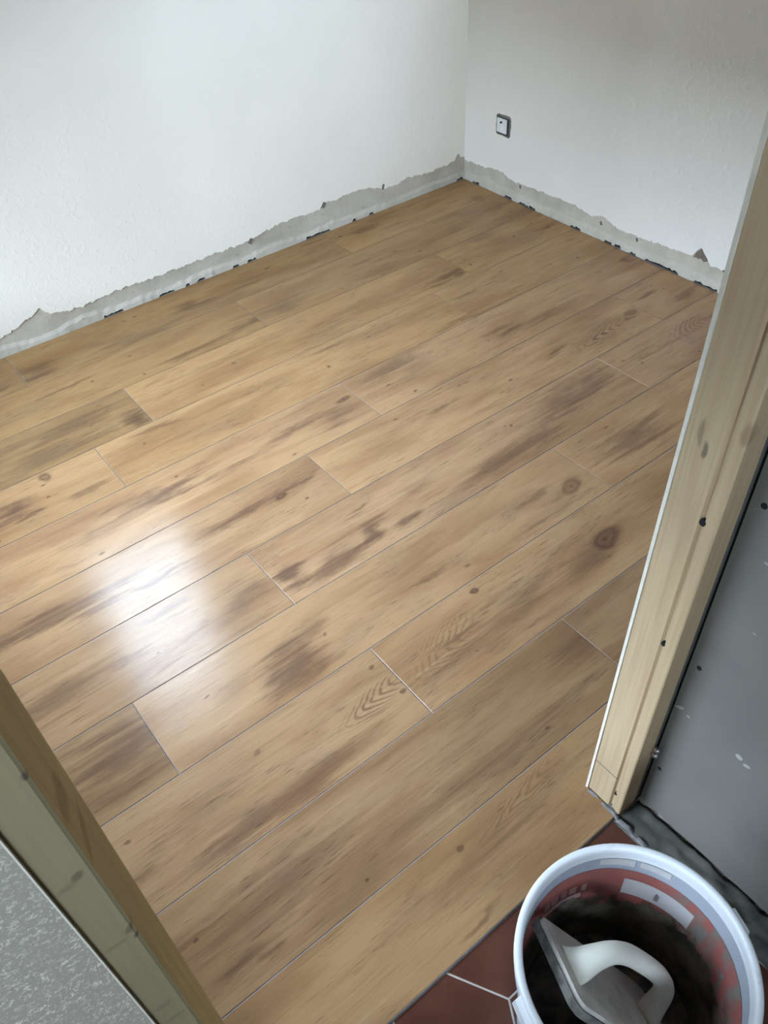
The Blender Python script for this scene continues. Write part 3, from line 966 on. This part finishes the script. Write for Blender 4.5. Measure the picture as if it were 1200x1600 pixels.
# round well with pin
well = MB().lathe([(0.0005, -0.0045), (0.0165, -0.0045), (0.0175, -0.007), (0.019, -0.0075), (0.0200, -0.006)], 28)
MB().add([(p[2] , p[0] + 0.006, p[1] - 0.001) for p in well.v], well.f).build('socket_well', M['sock_white'], ins, smooth=True)
pin = MB().lathe([(0.0001, -0.013), (0.0032, -0.0125), (0.0036, -0.004)], 12)
MB().add([(p[2], p[0] + 0.006, p[1] + 0.012) for p in pin.v], pin.f).build('earth_pin', M['sock_dark'], sock, smooth=True)
for yy in (-0.003, 0.015):
    h = MB().lathe([(0.0001, -0.0052), (0.0026, -0.0052), (0.0026, -0.004)], 12)
    MB().add([(p[2], p[0] + yy, p[1] - 0.001) for p in h.v], h.f).build('contact_hole', M['black'], sock)

# ------------------------------------------------------------------ bucket
BX, BY, BZ = 0.416, 0.102, -0.006
bucket = thing('mortar_bucket', 'white plastic mortar bucket with grout smears standing on the red-brown hall tiles', 'bucket', (BX, BY, BZ))
HB = 0.306


def plastic(name, col, rough, trans=0.0):
    t = NT(name)
    c = t.coord()
    n = t.noise(c, 25, 4, 0.6)
    n2 = t.noise(c, 120, 2)
    col2 = t.mix(t.rng(n, 0.6, 0.75, 0, 0.35), col, srgb(170, 172, 176))
    kw = {}
    return t.done(col2, rough, t.bump(n2, 0.05, 0.001), spec=0.5, **{'Subsurface Weight': trans, 'Subsurface Radius': (0.01, 0.01, 0.012), 'Subsurface Scale': 0.5})


M['bucket'] = plastic('bucket_white', srgb(236, 238, 242), 0.35)
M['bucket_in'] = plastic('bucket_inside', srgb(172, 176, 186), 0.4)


def label_print():
    t = NT('print_red')
    c = t.coord()
    sp = t.n('ShaderNodeSeparateXYZ')
    t.put(sp.inputs[0], c)
    n = t.noise(c, 22, 4, 0.6)
    st = t.noise(t.mapping(c, rot=(0.5, 0.2, 0), scale=(60, 60, 14)), 1.0, 4, 0.6)
    col = t.mix(t.rng(n, 0.3, 0.7), srgb(172, 100, 92), srgb(156, 92, 86))
    # dried grout wiped over the print, thickest on the +x side
    wipe = t.math('MULTIPLY', t.rng(st, 0.40, 0.62), t.rng(sp.outputs[1], -0.03, 0.075, 1.0, 0.12))
    col = t.mix(wipe, col, srgb(128, 122, 114))
    low = t.math('MULTIPLY', t.rng(n, 0.45, 0.62), t.rng(sp.outputs[2], 0.165, 0.215, 0.9, 0.0))
    col = t.mix(low, col, srgb(74, 68, 58))
    return t.done(col, 0.5, t.bump(st, 0.2, 0.001), spec=0.4)


M['label_red'] = label_print()
M['label_white'] = plain('print_white', srgb(205, 200, 200), 0.45, 0.06, 25)
M['label_pink'] = plain('print_pink', srgb(208, 168, 166), 0.45, 0.1, 40)


def rin(z):      # inner radius at height z above the bucket's foot
    return 0.121 + (0.1385 - 0.121) * z / 0.285


outer = [(0.0005, 0.0), (0.118, 0.0), (0.123, 0.004)]
outer += [(rin(z) + 0.0030, z) for z in (0.02, 0.1, 0.2, 0.255)]
outer += [(rin(0.26) + 0.003, 0.260), (0.1460, 0.262), (0.1460, 0.266), (rin(0.266) + 0.003, 0.268), (rin(0.285) + 0.003, 0.290)]
inner = [(rin(0.285), 0.290)] + [(rin(z), z) for z in (0.278, 0.2, 0.1, 0.02)] + [(0.115, 0.006), (0.0005, 0.006)]
sh = MB().lathe(outer + inner, 96).build('shell', M['bucket_in'], bucket)
smooth_by_angle(sh, 40)
rimp = [(0.1385, 0.284), (0.1375, 0.290), (0.1378, 0.300), (0.1388, 0.3045), (0.1405, 0.306), (0.1455, 0.306), (0.1475, 0.3045), (0.1485, 0.301), (0.1485, 0.290), (0.1470, 0.284)]
rm = MB().lathe(rimp, 96, closed=True).build('rim', M['bucket'], bucket)
smooth_by_angle(rm, 50)


def band(z0, z1, a0, a1, off, name, mat, parent, n=40, jagf=None):
    mb = MB()
    vs, fs = [], []
    k = 5
    for i in range(n + 1):
        a = math.radians(a0 + (a1 - a0) * i / n)
        top = z1 if not jagf else z1 + jagf(math.degrees(a))
        for q in range(k):
            z = z0 + (top - z0) * q / (k - 1)
            r_ = rin(z) - off
            vs.append((r_ * math.cos(a), r_ * math.sin(a), z))
    for i in range(n):
        for q in range(k - 1):
            fs.append((i * k + q, (i + 1) * k + q, (i + 1) * k + q + 1, i * k + q + 1))
    return mb.add(vs, fs).build(name, mat, parent, smooth=True)


sub = band(0.282, 0.2905, -180, 180, 0.0012, 'inner_lip', M['bucket'], bucket, 90)
lab = band(0.130, 0.250, -64, 140, 0.0006, 'printed_label', M['label_red'], bucket, 60)
tag(lab, 'red print showing through the bucket wall')
band(0.183, 0.226, -2, 41, 0.0010, 'white_panel', M['label_white'], lab, 20)
band(0.262, 0.279, 38, 58, 0.0010, 'white_panel', M['label_white'], lab, 10)
band(0.264, 0.279, 18, 35, 0.0010, 'white_panel', M['label_white'], lab, 10)
for i, w_ in enumerate((3.2, 5.0, 4.0, 5.4, 4.4)):
    a = 63 + i * 6.6
    band(0.193, 0.212, a, a + w_, 0.0010, 'printed_letter', M['label_pink'], lab, 4)
band(0.174, 0.188, 66, 98, 0.0010, 'pink_panel', M['label_pink'], lab, 10)
M['grout_wet'] = plain('dark_wet_grout', srgb(98, 91, 79), 0.45, 0.75, 28, 1.0)
M['grout_dry'] = plain('dry_grout_smear', srgb(128, 124, 120), 0.85, 0.3, 50, 0.5)


def jf(a):
    r_ = math.radians(a)
    x, y = math.cos(r_), math.sin(r_)
    return 0.040 * noise.noise((x * 2.2, y * 2.2, 3)) + 0.018 * noise.noise((x * 9, y * 9, 5)) + 0.010 * noise.noise((x * 30, y * 30, 9))


band(0.02, 0.165, -180, 180, 0.0016, 'grout_residue', M['grout_wet'], bucket, 240, jf)
SM = random.Random(11)
for i in range(7):
    a0 = SM.uniform(-40, 20)
    w_ = SM.uniform(1.2, 2.4)
    zc = SM.uniform(0.17, 0.22)
    hh_ = SM.uniform(0.010, 0.022)
    band(zc - hh_ / 2, zc + hh_ / 2, a0, a0 + w_, 0.0020 + 0.00003 * i, 'grout_smear', M['grout_dry'], bucket, 8, lambda a: 0.014 * noise.noise((a * 0.9, 2, i)))
mud = MB()
N = 40
vs, fs = [(0, 0, 0.036)], []
for ring in range(1, 7):
    for i in range(N):
        a = 2 * math.pi * i / N
        r_ = 0.1225 * ring / 6
        vs.append((r_ * math.cos(a), r_ * math.sin(a), 0.034 + 0.006 * noise.noise((r_ * math.cos(a) * 30, r_ * math.sin(a) * 30, 2))))
for i in range(N):
    fs.append((0, 1 + i, 1 + (i + 1) % N))
for ring in range(5):
    for i in range(N):
        a_, b_ = 1 + ring * N, 1 + (ring + 1) * N
        fs.append((a_ + i, b_ + i, b_ + (i + 1) % N, a_ + (i + 1) % N))
mud.add(vs, fs)
md = mud.build('leftover_grout', M['grout_wet'], bucket, smooth=True)
# handle ears and wire handle hanging down
def ear(ang):
    mb = MB()
    a = math.radians(ang)
    t_ = Vector((-math.sin(a), math.cos(a), 0)); n_ = Vector((math.cos(a), math.sin(a), 0))
    vs = []
    for (dn, dt, z) in ((0.143, -0.022, 0.262), (0.143, 0.022, 0.262), (0.143, 0.018, 0.297), (0.143, -0.018, 0.297),
                        (0.1560, -0.019, 0.266), (0.1560, 0.019, 0.266), (0.1555, 0.015, 0.293), (0.1555, -0.015, 0.293)):
        p = n_ * dn + t_ * dt
        vs.append((p.x, p.y, z))
    mb.add(vs, [(0, 1, 2, 3), (4, 5, 6, 7), (0, 1, 5, 4), (1, 2, 6, 5), (2, 3, 7, 6), (3, 0, 4, 7)])
    return mb.build('handle_ear', M['bucket'], bucket)


EAR = 161.0
ear(EAR); ear(EAR - 180)
M['wire'] = plain('handle_wire', srgb(190, 190, 190), 0.35, 0.1, 40, 0.0, metal=0.8)
pts = []
for i in range(25):
    q = math.pi * i / 24
    a = math.radians(EAR)
    along_ = 0.151 * math.cos(q)
    perp = 0.158 * math.sin(q)
    zz = 0.278 - 0.165 * math.sin(q)
    px_, py_ = math.cos(a) * along_ + math.sin(a) * perp, math.sin(a) * along_ - math.cos(a) * perp
    pts.append((-px_ if False else px_, -abs(perp) if False else py_, zz))
# the wire swings to the camera side, away from the doorway
pts = [(x, -abs(y) if abs(y) > 1e-6 else y, z) for x, y, z in pts]
MB().tube(pts, [(0.002, 0.002)] * 25, 8).build('wire_handle', M['wire'], bucket, smooth=True)

# ------------------------------------------------------------------ grout float leaning in the bucket
FA = Vector((0.379, 0.2296, 0.25))
FU = Vector((-0.381, -0.851, 0.360)).normalized()
FV = Vector((0.415, -0.507, -0.755)).normalized()
FN = FU.cross(FV).normalized()
FV = FN.cross(FU).normalized()
flo = thing('grout_float', 'grout float with a white D-shaped handle leaning inside the white bucket', 'trowel', tuple(FA))


def fl(u, v, n): return tuple(FU * u + FV * v + FN * n)


def rounded(w, l, r, seg=5, inset=0.0):
    out = []
    for (cu, cv, a0) in ((r, r, 180), (w - r, r, 270), (w - r, l - r, 0), (r, l - r, 90)):
        for k in range(seg + 1):
            a = math.radians(a0 + 90 * k / seg)
            out.append((cu + (r - inset) * math.cos(a), cv + (r - inset) * math.sin(a)))
    return out


def slab(w, l, r, n0, n1, name, mat, off=(0, 0), inset=0.0):
    ol = [(u + off[0], v + off[1]) for u, v in rounded(w, l, r)]
    ol2 = [(u + off[0], v + off[1]) for u, v in rounded(w, l, r, 5, inset)]
    n = len(ol)
    vs = [fl(u, v, n0) for u, v in ol] + [fl(u, v, n1) for u, v in ol2]
    fs = [tuple(range(n)), tuple(range(n, 2 * n))] + [(i, (i + 1) % n, n + (i + 1) % n, n + i) for i in range(n)]
    return MB().add(vs, fs).build(name, mat, flo)


M['float_plate'] = plain('float_plate_grey', srgb(206, 200, 190), 0.5, 0.15, 30, 0.2)
M['float_pad'] = plain('float_pad_dark', srgb(108, 106, 100), 0.9, 0.45, 60, 0.9)
M['float_white'] = plain('float_handle_white', srgb(232, 228, 214), 0.4, 0.05, 30, 0.1)
slab(0.139, 0.255, 0.016, -0.014, -0.003, 'pad', M['float_pad'])
slab(0.133, 0.249, 0.014, -0.003, 0.002, 'plate', M['float_plate'], (0.003, 0.003), 0.001)
# spine and handle
hp = [(0.025, 0.000), (0.035, 0.010), (0.044, 0.030), (0.058, 0.048), (0.080, 0.058), (0.110, 0.061), (0.145, 0.061), (0.170, 0.056), (0.186, 0.044), (0.194, 0.026), (0.200, 0.010), (0.208, 0.000)]
UC = 0.072
P = [fl(UC, v, n) for v, n in hp]
R_ = [(0.030, 0.008), (0.024, 0.010), (0.017, 0.012), (0.014, 0.0125), (0.0135, 0.0125), (0.0135, 0.0125), (0.0135, 0.0125), (0.0135, 0.0125), (0.014, 0.0125), (0.016, 0.012), (0.020, 0.010), (0.024, 0.008)]


def catmull(pts, k=4):
    out = []
    for i in range(len(pts) - 1):
        p0, p1, p2, p3 = pts[max(i - 1, 0)], pts[i], pts[i + 1], pts[min(i + 2, len(pts) - 1)]
        for s in range(k):
            t_ = s / k
            out.append(tuple(0.5 * ((2 * b_) + (-a_ + c_) * t_ + (2 * a_ - 5 * b_ + 4 * c_ - d_) * t_ ** 2 + (-a_ + 3 * b_ - 3 * c_ + d_) * t_ ** 3) for a_, b_, c_, d_ in zip(p0, p1, p2, p3)))
    out.append(tuple(pts[-1]))
    return out


Ps, Rs = catmull(P), catmull(R_)
hmb = MB()
vs, fs = [], []
nn = 14
PV = [Vector(p) for p in Ps]
for i, p in enumerate(PV):
    tdir = (PV[min(i + 1, len(PV) - 1)] - PV[max(i - 1, 0)]).normalized()
    side = FU
    up_ = side.cross(tdir).normalized()
    for k in range(nn):
        a = 2 * math.pi * k / nn
        ca, sa = math.cos(a), math.sin(a)
        q = 0.8
        vs.append(p + side * (Rs[i][0] * math.copysign(abs(ca) ** q, ca)) + up_ * (Rs[i][1] * math.copysign(abs(sa) ** q, sa)))
for i in range(len(PV) - 1):
    for k in range(nn):
        k2 = (k + 1) % nn
        fs.append((i * nn + k, i * nn + k2, (i + 1) * nn + k2, (i + 1) * nn + k))
fs.append(tuple(range(nn))); fs.append(tuple((len(PV) - 1) * nn + k for k in range(nn)))
hmb.add(vs, fs)
hd = hmb.build('handle', M['float_white'], flo, smooth=True)
tag(hd, 'white plastic D-shaped handle')
